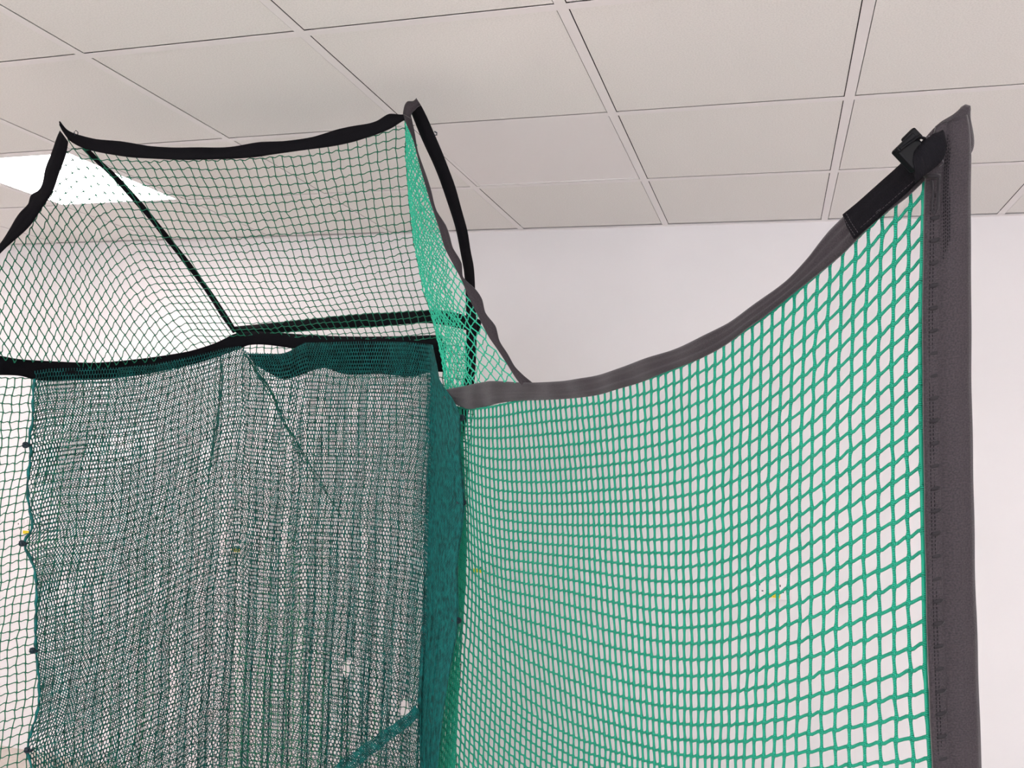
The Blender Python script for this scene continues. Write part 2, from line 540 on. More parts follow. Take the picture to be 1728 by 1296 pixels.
# ------------------------------------------------------------------ wall sockets
def socket(x, label):
    z = 1.053
    y = WALL_Y
    e = empty('wall_socket', (x, y, z))
    tag(e, label, 'wall socket', 'double sockets along the back wall')
    b = MB(); b.box((x - 0.078, y - 0.006, z - 0.048), (x + 0.078, y, z + 0.048), 0.002)
    b.obj('back_box', M_PLATE, e, smooth=False)
    b = MB(); b.box((x - 0.073, y - 0.013, z - 0.043), (x + 0.073, y - 0.006, z + 0.043), 0.003)
    pl = b.obj('faceplate', M_PLATE, e)
    for sx in (-0.037, 0.037):
        h = MB()
        h.box((x + sx - 0.0022, y - 0.0137, z + 0.006), (x + sx + 0.0022, y - 0.0125, z + 0.014))
        h.box((x + sx - 0.014, y - 0.0137, z - 0.0155), (x + sx - 0.0075, y - 0.0125, z - 0.0115))
        h.box((x + sx + 0.0075, y - 0.0137, z - 0.0155), (x + sx + 0.014, y - 0.0125, z - 0.0115))
        h.obj('pin_holes', M_SLOT, pl)
    for sx in (-0.0105, 0.0105):
        h = MB(); h.box((x + sx - 0.0085, y - 0.018, z + 0.012), (x + sx + 0.0085, y - 0.012, z + 0.034), 0.0015)
        h.obj('switch', M_PLATE, e)
    s = MB(); s.box((x - 0.006, y - 0.0136, z - 0.036), (x + 0.038, y - 0.013, z - 0.020))
    st = s.obj('sticker', M_STICK, e)
    p = MB()
    for k in range(2):
        for q in range(5):
            w = 0.0025 + 0.0025 * ((q * 7 + k * 3) % 3) / 2
            p.box((x - 0.003 + q * 0.0078, y - 0.0139, z - 0.026 - k * 0.006), (x - 0.003 + q * 0.0078 + w, y - 0.0136, z - 0.0245 - k * 0.006))
    p.obj('sticker_print', M_PRINT, st)


def wall_x(x, y):
    r = FWD + RT * (x - 864) / F + UP * (648 - y) / F
    return (CAM + r * (WALL_Y - CAM[1]) / r[1])[0]


socket(wall_x(1299, 995), 'white double wall socket seen through the large right net')
socket(wall_x(803, 955), 'white double wall socket just right of the gathered teal mesh edge')
socket(wall_x(396, 916), 'white double wall socket hidden behind the middle of the teal mesh')
socket(wall_x(45, 884), 'white double wall socket at the left edge of the teal mesh')

# ------------------------------------------------------------------ the cage
cage_loc = W(870, 648, 1.9); cage_loc[2] = 0
cage = empty('golf_practice_net', cage_loc)
tag(cage, 'green golf practice net cage with black webbing edges standing by the wall', 'sports net')


def wing_d(x):
    return 1.0 / (0.4255 + 0.000661 * (np.asarray(x, float) - 751))


def drop(pt, z):
    q = np.array(pt, float); q[2] = z
    return q


# --- large right wing net
cx = [0, 0.105, 0.33, 0.55, 0.735, 0.88, 1.0]
us = []
refx = [752, 792, 900, 1040, 1205, 1385, 1564]
for x in refx:
    us.append((2.35 - wing_d(x)) / (2.35 - wing_d(1564)))
us[0] = 0.0
NC = 69
rows = [0, 9, 18, 24, 27]
ctrl_xy = [
    [(752, 682), (792, 690), (900, 672), (1040, 653), (1205, 590), (1385, 458), (1560, 292)],
    [(768, 795), (795, 826), (912, 850), (1048, 846), (1204, 824), (1376, 738), (1553, 616)],
    [(762, 920), (800, 968), (915, 1010), (1055, 1045), (1204, 1056), (1374, 1007), (1558, 932)],
    [(750, 1010), (798, 1068), (925, 1155), (1062, 1205), (1202, 1224), (1371, 1206), (1563, 1166)],
    [(742, 1060), (795, 1120), (930, 1225), (1066, 1277), (1200, 1305), (1368, 1298), (1569, 1281)],
]
dref = [float(wing_d(x)) for x in refx]; dref[0] = 2.44
ctrl = [[(p[0], p[1], dref[k]) for k, p in enumerate(r)] for r in ctrl_xy]
uu = np.concatenate([np.linspace(0, 0.07, 14), np.linspace(0.07, 1, 66)[1:]])
vv = np.arange(0, 28)
G = grid_interp(ctrl, us, rows, uu, vv.astype(float))
wob = 0.006 * np.sin(uu[None] * 23 + vv[:, None] * 0.4) + 0.005 * np.sin(uu[None] * 9 - vv[:, None] * 0.25)
G[..., 2] += wob * np.sin(math.pi * uu)[None]
PW = W(G[..., 0], G[..., 1], G[..., 2])
low = PW[-1]
nlow = 48
ext = []
for k in range(1, nlow + 1):
    q = low.copy(); q[:, 2] = low[:, 2] * (1 - k / nlow) + 0.004 * (k / nlow)
    ext.append(q)
PW = np.concatenate([PW, np.array(ext)])
net_right = net_from_nodes('side_net', PW, np.ones(PW.shape[:2], bool), M_CORD, cage, 0.0020, sides=6, K=5, s_amp=0.04, jit=0.022, seed=3, knot=1.6)
# the selvedge cord running along the top and down the pole
sv = MB()
sv.tube(resample(PW[0], 240), 0.0021, 6)
sv.tube(resample(PW[:, -1], 300, False), 0.0024, 6)
sv.obj('selvedge_cord', M_CORD, net_right, smooth=True)

# --- near pole sleeve
pole_d = 1.02
inner = [(1563, 292), (1560, 400), (1558, 500), (1558, 640), (1560, 780), (1562, 900), (1565, 1050), (1570, 1200), (1574, 1296)]
outer = [(1634, 215), (1637, 300), (1637, 420), (1637, 520), (1638, 640), (1641, 830), (1645, 1000), (1650, 1150), (1655, 1296)]
inner = [(1580, 212)] + inner
outer = [(1630, 196)] + outer
A_ = list(px([(x, y, pole_d) for x, y in inner])); B_ = list(px([(x, y, pole_d) for x, y in outer]))
A_.append(drop(A_[-1], 0.0)); B_.append(drop(B_[-1], 0.0))
for L_ in (A_, B_):
    pass
sleeve = ribbon('pole_sleeve', A_, B_, M_WEB, cage, n=420, m_=26, thick=0.005,
                profile=[(0, 0.0), (0.06, 0.0015), (0.20, 0.0035), (0.31, 0.0035), (0.335, -0.0015), (0.37, 0.0045), (0.6, 0.0105), (0.85, 0.009), (0.96, 0.004), (1, 0.0)], wr=0.0004, seed=4)
# pointed tip of folded fabric over the pole
ribbon('sleeve_tip', px([(1553, 245, 1.035), (1586, 207.5, 1.03), (1607, 194.6, 1.03), (1625.5, 178, 1.03)]),
       px([(1568, 292, 1.03), (1600, 272, 1.022), (1636, 262, 1.02), (1632, 192, 1.03)]), M_WEB, sleeve, n=30, m_=10, thick=0.007, bulge=0.005, wr=0.0007, seed=9)
# seams and stitching of the sleeve
st = MB()


def frac_line(t0, y0, y1, off=0.0, n=200):
    a = resample(px([(x, y, pole_d) for x, y in inner]), 300); b = resample(px([(x, y, pole_d) for x, y in outer]), 300)
    c = a * (1 - t0) + b * t0
    nrm = norm(CAM - c)
    return resample((c + nrm * off)[int(y0 * 300):int(y1 * 300)], n, False)


def stitches(mb, line, step=0.0045, ln=0.0028, r=0.00045):
    s = np.concatenate([[0], np.cumsum(np.linalg.norm(np.diff(line, axis=0), axis=1))])
    t = 0.0
    while t + ln < s[-1]:
        p = [np.array([np.interp(t + q, s, line[:, k]) for k in range(3)]) for q in (0, ln)]
        mb.tube(p, r, 4)
        t += step


stitches(st, frac_line(0.13, 0.12, 0.99, 0.0055))
stitches(st, frac_line(0.20, 0.12, 0.99, 0.0062))
stitches(st, frac_line(0.33, 0.12, 0.99, 0.0045))
stitches(st, frac_line(0.955, 0.04, 0.99, 0.0075))
for k in range(5):
    stitches(st, frac_line(0.42 + 0.045 * k, 0.02 + 0.012 * k, 0.22 - 0.01 * k, 0.0105), 0.004, 0.0024)
st.obj('stitching', M_WEBD, sleeve)
# little lumps where the net cord passes inside the hem
lp = MB()
for k in range(26):
    y = 330 + k * 38.0
    yy = min(y, 1290)
    xa = np.interp(yy, [q[1] for q in inner], [q[0] for q in inner]); xb = np.interp(yy, [q[1] for q in outer], [q[0] for q in outer])
    c = W(xa + (xb - xa) * 0.24, yy, pole_d - 0.0050)
    if y > 1290:
        continue
    c2 = W(xa + (xb - xa) * 0.35, yy - 5, pole_d - 0.0015)
    c0 = W(xa + (xb - xa) * 0.05, yy + 3, pole_d - 0.001)
    lp.tube(resample([c0, (c0 + c) / 2, c, c2], 8, False), [0.001, 0.002, 0.003, 0.003, 0.003, 0.0028, 0.002, 0.001], 8)
lp.obj('hem_gathers', M_WEBM, sleeve, smooth=True)
# loop around the net's top corner
lw = MB()
lw.tube(px([(1572, 305, 1.008), (1574, 330, 1.006), (1572, 352, 1.006), (1577, 362, 1.006), (1582, 352, 1.005), (1583, 325, 1.005), (1584, 300, 1.005)]), 0.0016, 8)
lw.tube(px([(1561, 296, 1.01), (1568, 297, 1.005), (1578, 297, 1.005), (1585, 298, 1.006)]), 0.003, 8)
lw.obj('corner_loop', M_WEBM, sleeve, smooth=True)

# --- webbing along the top of the wing
top_o = [(751, 658), (790, 650), (828, 643), (870, 645), (900, 645.5), (950, 643), (1000, 635), (1033, 626), (1066, 614), (1100, 602), (1130, 592), (1180, 571),
         (1230, 545), (1280, 510), (1330, 470), (1370, 432), (1400, 389), (1428, 361), (1463, 331), (1499, 298), (1520, 277), (1545, 250), (1568, 229)]
top_i = [(751, 672), (768, 681), (790, 690), (844, 680), (880, 676), (933, 674.5), (978, 671), (1005, 667), (1030, 660.5), (1061, 651), (1100, 637.5), (1135, 623), (1180, 606),
         (1215, 586), (1250, 563), (1290, 535), (1335, 496), (1375, 466), (1413, 434), (1443, 405), (1497, 360), (1527, 335), (1560, 300), (1590, 275)]
Aw = px(with_depth(top_o, [(x, float(wing_d(x)) - 0.012) for x in range(750, 1600, 20)]))
Bw = px(with_depth(top_i, [(x, float(wing_d(x)) - 0.012) for x in range(750, 1600, 20)]))
wtop = ribbon('top_webbing', Aw, Bw, M_WEB, net_right, n=360, m_=14, thick=0.004,
              profile=[(0, 0), (0.15, 0.003), (0.5, 0.0035), (0.66, 0.0005), (0.72, 0.003), (0.85, 0.003), (1, 0)], wr=0.0012, seed=5)
# doubled black strap near the pole
ribbon('doubled_strap', px(with_depth([(1424, 362), (1447, 343), (1470, 322), (1499, 296), (1522, 275), (1545, 250), (1562, 234)], [(1400, float(wing_d(1400)) - .024), (1570, 1.0)])),
       px(with_depth([(1443, 403), (1470, 379), (1497, 356), (1524, 331), (1545, 310), (1560, 297), (1572, 285)], [(1400, float(wing_d(1400)) - .024), (1590, 1.0)])),
       M_WEBD, net_right, n=90, m_=10, thick=0.004, bulge=0.002, wr=0.0006, seed=6)
for off in (0, 5):
    ss = MB()
    ln = px([(1423 + off, 366 - off, 1.085), (1432 + off, 382 - off, 1.082), (1445 + off, 401 - off, 1.08)])
    stitches(ss, resample(ln, 20, False), 0.0035, 0.0022)
    ss.obj('strap_stitching', M_WEB, net_right)
ss = MB()
stitches(ss, resample(px(with_depth([(1452, 384), (1497, 345), (1533, 313), (1550, 298)], [(1400, 1.075), (1570, 0.995)])), 60, False))
ss.obj('strap_stitching', M_WEB, net_right)

# --- buckle
bc = W(1538, 258, 0.995)
ex = norm(W(1575, 292, 0.995) - W(1530, 245, 0.995))      # along the buckle body
ez = -FWD + 0.15 * UP; ez = ez / np.linalg.norm(ez)
ey = norm(np.cross(ez, ex)); ez = np.cross(ex, ey)
Rb = np.column_stack([ex, ey, ez])
bk = MB()
bk.box((-0.016, -0.015, -0.006), (0.017, 0.015, 0.006), 0.0025, Rb, bc)
bk.obj('buckle', M_BUCK, net_right)
bk2 = MB()
bk2.box((-0.017, -0.016, 0.004), (-0.010, 0.012, 0.011), 0.002, Rb, bc)
bk2.box((-0.019, 0.003, -0.004), (-0.004, 0.022, 0.004), 0.002, Rb, bc)
bk2.tube([bc + Rb @ np.array(p) for p in [(-0.013, -0.014, 0.011), (-0.011, 0, 0.0125), (-0.009, 0.012, 0.011), (-0.002, 0.018, 0.008)]], 0.0018, 8)
bk2.obj('buckle_bar', M_BUCK, net_right)
ribbon('strap_loop', px([(1538, 262, .992), (1550, 246, .99), (1562, 236, .99), (1572, 228, .99), (1582, 226, .995)]), px([(1545, 308, .992), (1560, 296, .99), (1576, 284, .99), (1590, 270, .988), (1595, 248, .988), (1590, 228, .995)]),
       M_WEBD, net_right, n=24, m_=8, thick=0.006, bulge=0.003, wr=0.0004)

# ------------------------------------------------------------------ hood (roof and upper side nets)
DAR, DAL = 2.15, 2.44          # distance of right and left top corners
DC, DR = 2.86, 2.66            # rear bar: middle corner, right end


def dbar(x):                    # distance along the front top bar
    return np.interp(x, [102, 703], [DAL, DAR])


bar_o = [(102, 205), (112, 218), (131, 227), (163, 235), (204, 238.6), (255, 247), (331, 249), (407, 246), (440, 240), (480, 239), (531, 231), (569, 219), (600, 212), (637.5, 203), (656, 192), (682, 193), (690, 190)]
bar_i = [(106, 222), (117, 237), (143, 251), (178, 259), (216, 265), (267, 268.6), (318, 270), (382, 268), (440, 264), (451, 262), (538, 250), (600, 238), (631, 228), (662.5, 214.6), (682, 203), (692, 200)]
ribbon('front_top_webbing', px([(x, y, dbar(x) - .004) for x, y in bar_o]), px([(x, y, dbar(x) - .004) for x, y in bar_i]), M_WEBD, cage, n=200, m_=8, thick=0.004, bulge=0.004, wr=0.0015, seed=11)


def dleft(y):
    return np.interp(y, [205, 430, 640], [DAL, 2.12, 2.0])


l_o = [(102, 222), (88, 256), (74, 297), (61, 322.6), (55, 326), (48, 345.5), (37, 358), (20, 384), (0, 413), (-40, 455), (-90, 500), (-150, 545), (-220, 580)]
l_i = [(114.6, 238.6), (112, 256), (102, 287), (89, 320), (79, 338), (51, 376), (28, 401.5), (0, 428), (-40, 475), (-90, 522), (-150, 566), (-220, 602)]
ribbon('left_edge_webbing', px([(x, y, dleft(y) - .004) for x, y in l_o]), px([(x, y, dleft(y) - .004) for x, y in l_i]), M_WEBD, cage, n=160, m_=8, thick=0.004, bulge=0.003, wr=0.0015, seed=12)
tp = MB()
tp.tube(px([(127, 229, 2.42), (125, 223, 2.42), (128, 220, 2.42), (131.5, 223, 2.42), (131, 229, 2.42)]), 0.0012, 6)
tp.obj('elastic_loop', M_TIE, cage, smooth=True)

# right corner: cap, edge strip down to the wing, and the rear pole strap
r_o = [(692.7, 191), (700, 225), (705, 254), (721, 300), (729, 327), (737.5, 358), (752, 379), (760, 402), (764.6, 419), (779, 444), (781.5, 467.5), (800, 487), (814, 506), (819, 526), (836.6, 552), (843, 575.6), (856, 595), (869, 619), (885, 636), (899, 647)]
r_i = [(680, 191), (685, 208), (696, 233), (706, 271), (717, 310), (729, 350), (742, 390), (751, 420), (778, 470), (791, 502), (811, 541), (826, 571), (843, 595), (856, 614), (872, 640), (880, 650)]


def dredge(y):
    return np.interp(y, [190, 660], [DAR, 1.93])


ribbon('right_edge_webbing', px([(x, y, dredge(y) - .004) for x, y in r_i]), px([(x, y, dredge(y) - .004) for x, y in r_o]), M_WEB, cage, n=200, m_=8, thick=0.003, bulge=0.002, wr=0.002, seed=13)
cb = ribbon('corner_cap', px([(680, 193, 2.13), (683, 178, 2.13), (688, 171.5, 2.13), (697, 171, 2.13), (703, 166, 2.13)]),
            px([(693, 200, 2.13), (695, 190, 2.13), (700, 185, 2.13), (705, 180, 2.13), (709, 178, 2.13)]), M_WEB, cage, n=30, m_=8, thick=0.006, bulge=0.004, wr=0.0006)
p_i = [(694, 190), (708, 225), (727, 267), (744, 308), (758, 350), (769, 385), (776, 420), (782.6, 454.6), (786, 500), (787, 560), (784, 640), (768, 720), (746, 800), (724, 1000), (712, 1296)]
p_o = [(702, 166), (711, 180), (725, 208), (750, 267), (767, 312), (779, 354), (790, 396), (793.5, 420), (799, 448), (802, 493), (804, 550), (801, 640), (785, 720), (764, 800), (742, 1000), (730, 1296)]
dp = [(166, 2.17), (420, 2.42), (560, 2.62), (800, 2.69), (1296, 2.69)]
Ap = list(px(with_depth(p_i, dp, 'y'))); Bp = list(px(with_depth(p_o, dp, 'y')))
Ap.append(drop(Ap[-1], 0.0)); Bp.append(drop(Bp[-1], 0.0))
ribbon('rear_pole_sleeve', Ap, Bp, M_WEBD, cage, n=200, m_=8, thick=0.006, bulge=0.007, wr=0.0006, seed=14)
kn = MB(); kn.tube(px([(733, 222, 2.17), (737, 224, 2.17), (737, 228, 2.17), (733, 228, 2.17)]), 0.0018, 6)
kn.obj('elastic_knot', M_TIE, cage, smooth=True)

# rear cross bar sleeve (left part runs towards the camera)
def dcross(x):
    return np.interp(x, [-250, 0, 60, 385, 405, 745, 830], [1.95, 2.27, 2.37, DC, DC, DR, 2.60])


x_t = [(-250, 572), (-120, 592), (0, 600.5), (23, 605), (49, 607.5), (116, 611), (162, 612), (208, 608.6), (266, 601.7), (320, 592.4), (371, 575.5), (394, 564), (417, 559.5), (473, 561.5), (549, 566.6), (613, 568), (689, 567), (745, 565)]
x_b = [(-250, 612), (-120, 628), (0, 633), (39, 635), (60, 641), (116, 642), (162, 641), (208, 637), (266, 628), (320, 616), (371, 601), (400, 590), (417, 583), (460, 583), (498, 588), (549, 589), (613, 588), (689, 590), (745, 590)]
ribbon('crossbar_sleeve', px([(x, y, dcross(x) + .012) for x, y in x_t]), px([(x, y, dcross(x) + .012) for x, y in x_b]), M_WEBD, cage, n=220, m_=10, thick=0.005, bulge=0.005, wr=0.001, seed=15)
ribbon('crossbar_flap', px([(x, y, dcross(x) + .022) for x, y in [(418, 597), (450, 597), (480, 596), (495, 590), (512, 580), (600, 575), (680, 577), (752, 578)]]),
       px([(x, y, dcross(x) + .022) for x, y in [(432, 616), (452, 628), (475, 639), (510, 632), (549, 621), (575, 630), (640, 631), (697, 635), (725, 628), (752, 628)]]), M_WEBD, cage, n=120, m_=8, thick=0.003, bulge=0.003, wr=0.001, seed=16)
# black sleeve of the second rear bar, seen through the roof net
ribbon('rear_bar_sleeve', px([(x, y, d) for x, y, d in [(397, 551, 2.90), (498, 541, 2.85), (600, 531, 2.8), (689, 526, 2.76), (745, 524, 2.73), (812, 540, 2.66)]]),
       px([(x, y, d) for x, y, d in [(400, 562, 2.90), (498, 560, 2.85), (562, 556, 2.82), (638, 551, 2.78), (722, 545, 2.74), (806, 562, 2.66)]]), M_WEBD, cage, n=90, m_=8, thick=0.006, bulge=0.006, wr=0.001, seed=17)
# left diagonal pole under the roof net
dg = [(143, 250), (178, 284), (227, 335), (255, 368), (300, 424.5), (331, 463), (362, 508.5), (380, 535), (396, 560)]
ddg = [(143, 2.47), (396, 2.90)]
ribbon('diagonal_strap', px(with_depth([(x - 3.2, y + 2) for x, y in dg], ddg)), px(with_depth([(x + 3.6, y - 2) for x, y in dg], ddg)), M_WEBD, cage, n=120, m_=6, thick=0.006, bulge=0.004, wr=0.0015, seed=18)

# --- roof net, running on into the upper left side net
# v along the sheared transition line, u across
tr_line = np.array([(116, 236), (135, 262), (158, 296), (182, 335), (208, 378), (235, 425), (262, 470), (292, 515), (322, 556), (350, 588), (372, 615)], float)
s_ = np.concatenate([[0], np.cumsum(np.linalg.norm(np.diff(tr_line, axis=0), axis=1))])
NV = 30


def tline(v):                   # v may lie outside 0..NV
    v = np.asarray(v, float)
    t = np.clip(v / NV, 0, 1)
    t = t * 1.22 - 0.22 * t ** 2           # rows tighten toward the rear
    x = np.interp(t * s_[-1], s_, tr_line[:, 0]); y = np.interp(t * s_[-1], s_, tr_line[:, 1])
    lo = np.minimum(v, 0); hi = np.maximum(v - NV, 0)
    return np.stack([x + lo * 6.5 + hi * 7, y + lo * 13.5 + hi * 10], -1)


fold = np.array([(684, 200), (684, 262), (690, 340), (700, 420), (713, 485), (726, 524), (735, 560), (741, 590)], float)
fs_ = np.concatenate([[0], np.cumsum(np.linalg.norm(np.diff(fold, axis=0), axis=1))])


def fline(v):
    t = np.clip(np.asarray(v, float) / NV, 0, 1)
    t = t * 1.30 - 0.30 * t ** 2
    return np.stack([np.interp(t * fs_[-1], fs_, fold[:, 0]), np.interp(t * fs_[-1], fs_, fold[:, 1])], -1)


NU = 34
vlist = np.arange(-26, NV + 30)
ulist = np.arange(-46, NU + 1)
XY = np.zeros((len(vlist), len(ulist), 2))
TL = tline(vlist); FL = fline(vlist)
for a, u in enumerate(ulist):
    if u < 0:
        k = -u
        # rounded turn from the roof into the hanging side
        e = np.array([-6.6 * k - 30.0 * (1 - math.exp(-k / 3.5)), 14.0 * k - 38 * (1 - math.exp(-k / 3.5))])
        XY[:, a] = TL + e
    else:
        w = u / NU
        sagy = 24 * math.sin(math.pi * w) * np.clip(1 - vlist / NV, 0, 1)      # the bar sags in the middle
        XY[:, a] = TL * (1 - w) + FL * w
        XY[:, a, 1] += sagy * 0.9 + 2.0 * np.sin(w * 9 + vlist * 0.5)
# distance: smooth thin-plate fit through knots of the frame
knots = [(102, 210, DAL), (300, 260, dbar(300)), (500, 250, dbar(500)), (690, 195, DAR), (55, 330, dleft(330)), (0, 415, dleft(415)), (-90, 510, dleft(510)), (-220, 600, dleft(600)),
         (-150, 595, dcross(-150)), (0, 605, dcross(0)), (120, 612, dcross(120)), (260, 603, dcross(260)), (390, 566, DC), (500, 563, dcross(500)), (620, 568, dcross(620)), (741, 568, DR),
         (250, 350, 2.53), (320, 440, 2.68), (715, 470, 2.47), (700, 350, 2.3), (450, 400, 2.5), (600, 400, 2.42), (560, 500, 2.62), (100, 450, 2.33), (200, 500, 2.5)]
kn_ = np.array(knots)


def tps_fit(P, z):
    r = np.linalg.norm(P[:, None] - P[None], axis=-1)
    K = np.where(r > 0, r ** 2 * np.log(np.maximum(r, 1e-9)), 0) + np.eye(len(P)) * 0.02
    Q = np.column_stack([np.ones(len(P)), P])
    A = np.block([[K, Q], [Q.T, np.zeros((3, 3))]])
    return np.linalg.solve(A, np.concatenate([z, np.zeros(3)]))


def tps_eval(P, c, X):
    r = np.linalg.norm(X[..., None, :] - P, axis=-1)
    K = np.where(r > 0, r ** 2 * np.log(np.maximum(r, 1e-9)), 0)
    return K @ c[:len(P)] + c[len(P)] + X @ c[len(P) + 1:]


Pn = kn_[:, :2] / 100
cc = tps_fit(Pn, kn_[:, 2])
D_ = tps_eval(Pn, cc, XY / 100)


def y_on(line, x):
    l = np.array(sorted([(p[0], p[1]) for p in line]))
    return np.interp(x, l[:, 0], l[:, 1])


topline = [(x, y - 8) for x, y in bar_i]
left_line = np.array([(x - 5, y - 1) for x, y in l_i], float)
x, y = XY[..., 0], XY[..., 1]
m1 = y > y_on(topline, x)
m2 = y < y_on([(a, b + 12) for a, b in x_t], x)
lx = np.interp(y, left_line[:, 1], left_line[:, 0], left=-1e3)
m3 = (x > lx) & (x > np.where(y < 245, 108, -1e3))
m4 = (x > -235) & (x < 745)
net_from_nodes('roof_net', W(x, y, D_), m1 & m2 & m3 & m4, M_CORD_FINE, cage, 0.0012, sides=5, K=5, s_amp=0.06, jit=0.05, seed=21, knot=1.5)

# --- narrow right upper side net: square mesh hung on the diagonal
def side_lattice(shift, ddep, seed, n_=24):
    a = np.arange(0, 80); b = np.arange(0, 80)
    Aa, Bb = np.meshgrid(a, b, indexing='ij')
    n = Aa - Bb + 0.0                # distance index away from the fold
    q = Aa + Bb + shift              # index downwards
    yy = 196 + q * 8.6 * (0.78 + 0.0042 * q) * 0.98
    fx = np.interp(yy, np.append(fold[:, 1], [614, 657]), np.append(fold[:, 0], [746, 751]))
    g = 2.3 * n + 0.145 * n * np.abs(n)
    X = fx + g
    Y = yy + 0.10 * g
    ex_ = np.interp(Y, [p[1] for p in r_i], [p[0] for p in r_i]) + 4
    ybot = y_on([(751, 668), (790, 658), (828, 650), (872, 646), (900, 650)], X)
    w = np.clip((X - fx) / np.maximum(ex_ - 4 - fx, 1), 0, 1)
    dd = np.interp(Y, [196, 660], [DAR, 2.36]) * (1 - w) + dredge(Y) * w + ddep
    mk = (n >= 0) & (X < ex_) & (Y < ybot) & (Y > 196)
    return W(X, Y, dd), mk


P_, mk = side_lattice(0, 0.0, 1)
net_from_nodes('upper_side_net', P_, mk, M_CORD_LIT, cage, 0.0014, sides=5, K=4, s_amp=0.05, jit=0.06, seed=31, knot=1.4)
# the same net's back half, lying just behind
P2, mk2 = side_lattice(0.9, 0.07, 2)
mk2 &= (np.abs(np.subtract.outer(np.arange(80), np.arange(80))) < 13)
net_from_nodes('upper_side_net', P2, mk2, M_CORD_LIT, cage, 0.0014, sides=5, K=4, s_amp=0.07, jit=0.10, seed=32, knot=1.4)

# --- rear and left lower nets (one sheet from the left wing round the back)
plan_x = np.array([-260, 0, 60, 220, 390, 560, 745, 800], float)
plan_d = np.array([1.95, 2.29, 2.39, 2.62, 2.92, 2.83, 2.74, 2.70])
plan_top = np.array([612, 634, 636, 632, 575, 580, 585, 590], float)
Ptop = W(plan_x, plan_top, plan_d)
arc = np.concatenate([[0], np.cumsum(np.linalg.norm(np.diff(Ptop[:, :2], axis=0), axis=1))])
ncol = int(arc[-1] / 0.0245)
tt = np.linspace(0, arc[-1], ncol + 1)
top = np.stack([np.interp(tt, arc, Ptop[:, k]) for k in range(3)], 1)
for _ in range(2):
    top[1:-1] = (top[:-2] + 2 * top[1:-1] + top[2:]) / 4
nrow = 74
zz = np.linspace(0, 1, nrow + 1)
RN = np.zeros((nrow + 1, ncol + 1, 3))
for r, z in enumerate(zz):
    RN[r] = top
    RN[r, :, 2] = top[:, 2] * (1 - z) + 0.004 * z
    # drifts sideways a little as it hangs
    dr = norm(np.gradient(top[:, :2], axis=0))
    sh = -0.03 * np.clip(z * 3, 0, 1) * np.exp(-((tt - 0.55) / 0.35) ** 2) + 0.004 * np.sin(z * 31 + tt * 9)
    RN[r, :, :2] += dr * sh[:, None]
    RN[r, :, 2] += 0.006 * np.sin(tt * 11 + z * 7) * (z < 0.95)
rear = net_from_nodes('rear_net', RN, np.ones(RN.shape[:2], bool), M_CORD_FINE, cage, 0.0013, sides=5, K=5, s_amp=0.055, jit=0.06, seed=41, knot=1.5)

# bunched folds of the rear net hanging from the corner
fb = []
rngf = np.random.default_rng(8)
for line, wdt, nthr in (([(414, 597), (435, 628), (455, 660), (473, 694), (498, 745), (530, 800), (565, 860), (600, 940)], 5.0, 6),
                        ([(372, 600), (374, 640), (368, 700), (360, 760), (352, 830), (345, 900)], 3.0, 6)):
    for k in range(nthr):
        ncut = 60
        l = resample(line, 60)
        l = l + np.column_stack([np.sin(np.arange(60) * rngf.uniform(.3, .6) + k) * wdt * .5 + (k - nthr / 2) * wdt / nthr * np.linspace(1, 2.2, 60), np.zeros(60)])
        d = np.linspace(2.885, 2.84, 60) + rngf.uniform(-.01, .01)
        p = W(l[:, 0], l[:, 1], d)
        e_ = int(rngf.uniform(22, 58)); p = p[:e_]
        fb.append(threads(p[:-1], p[1:], np.tile(-FWD, (e_ - 1, 1)), 0.0011, 3, 5))
    v_, f_, u_ = join(fb)
    mesh_obj('gathered_fold', v_, f_, M_CORD_FINE, rear, uv=u_)
    fb = []

# ------------------------------------------------------------------ teal mesh baffle hung inside the cage
baf_loc = W(420, 700, 2.7); baf_loc[2] = 0
baffle = empty('hanging_baffle', baf_loc)
tag(baffle, 'dark teal fine mesh baffle sheet tied inside the net cage', 'net sheet')

Ledge = np.array([(58, 639), (55.6, 671), (54, 717), (48.6, 743), (52, 757), (50, 780), (50, 860), (54, 893), (40, 916), (53, 945), (61.6, 988), (60, 1086), (65, 1139), (65, 1192), (53, 1234), (46, 1266), (54.5, 1296)], float)
Redge = np.array([(752, 640), (770, 672), (776, 705), (774, 760), (782, 850), (770, 950), (771, 1047), (757, 1130), (746, 1200), (736, 1296)], float)
Turn = np.array([(726, 600), (727, 640), (724, 750), (718, 900), (715, 1050), (709, 1180), (711, 1296)], float)
top_edge = np.array([(55, 626), (80, 622), (120, 621), (200, 620), (260, 614), (320, 602), (380, 587), (405, 584), (418, 594), (470, 597), (487, 593), (500, 584), (513, 578), (600, 576), (680, 577), (727, 582), (740, 610), (752, 640), (765, 668), (776, 690)], float)


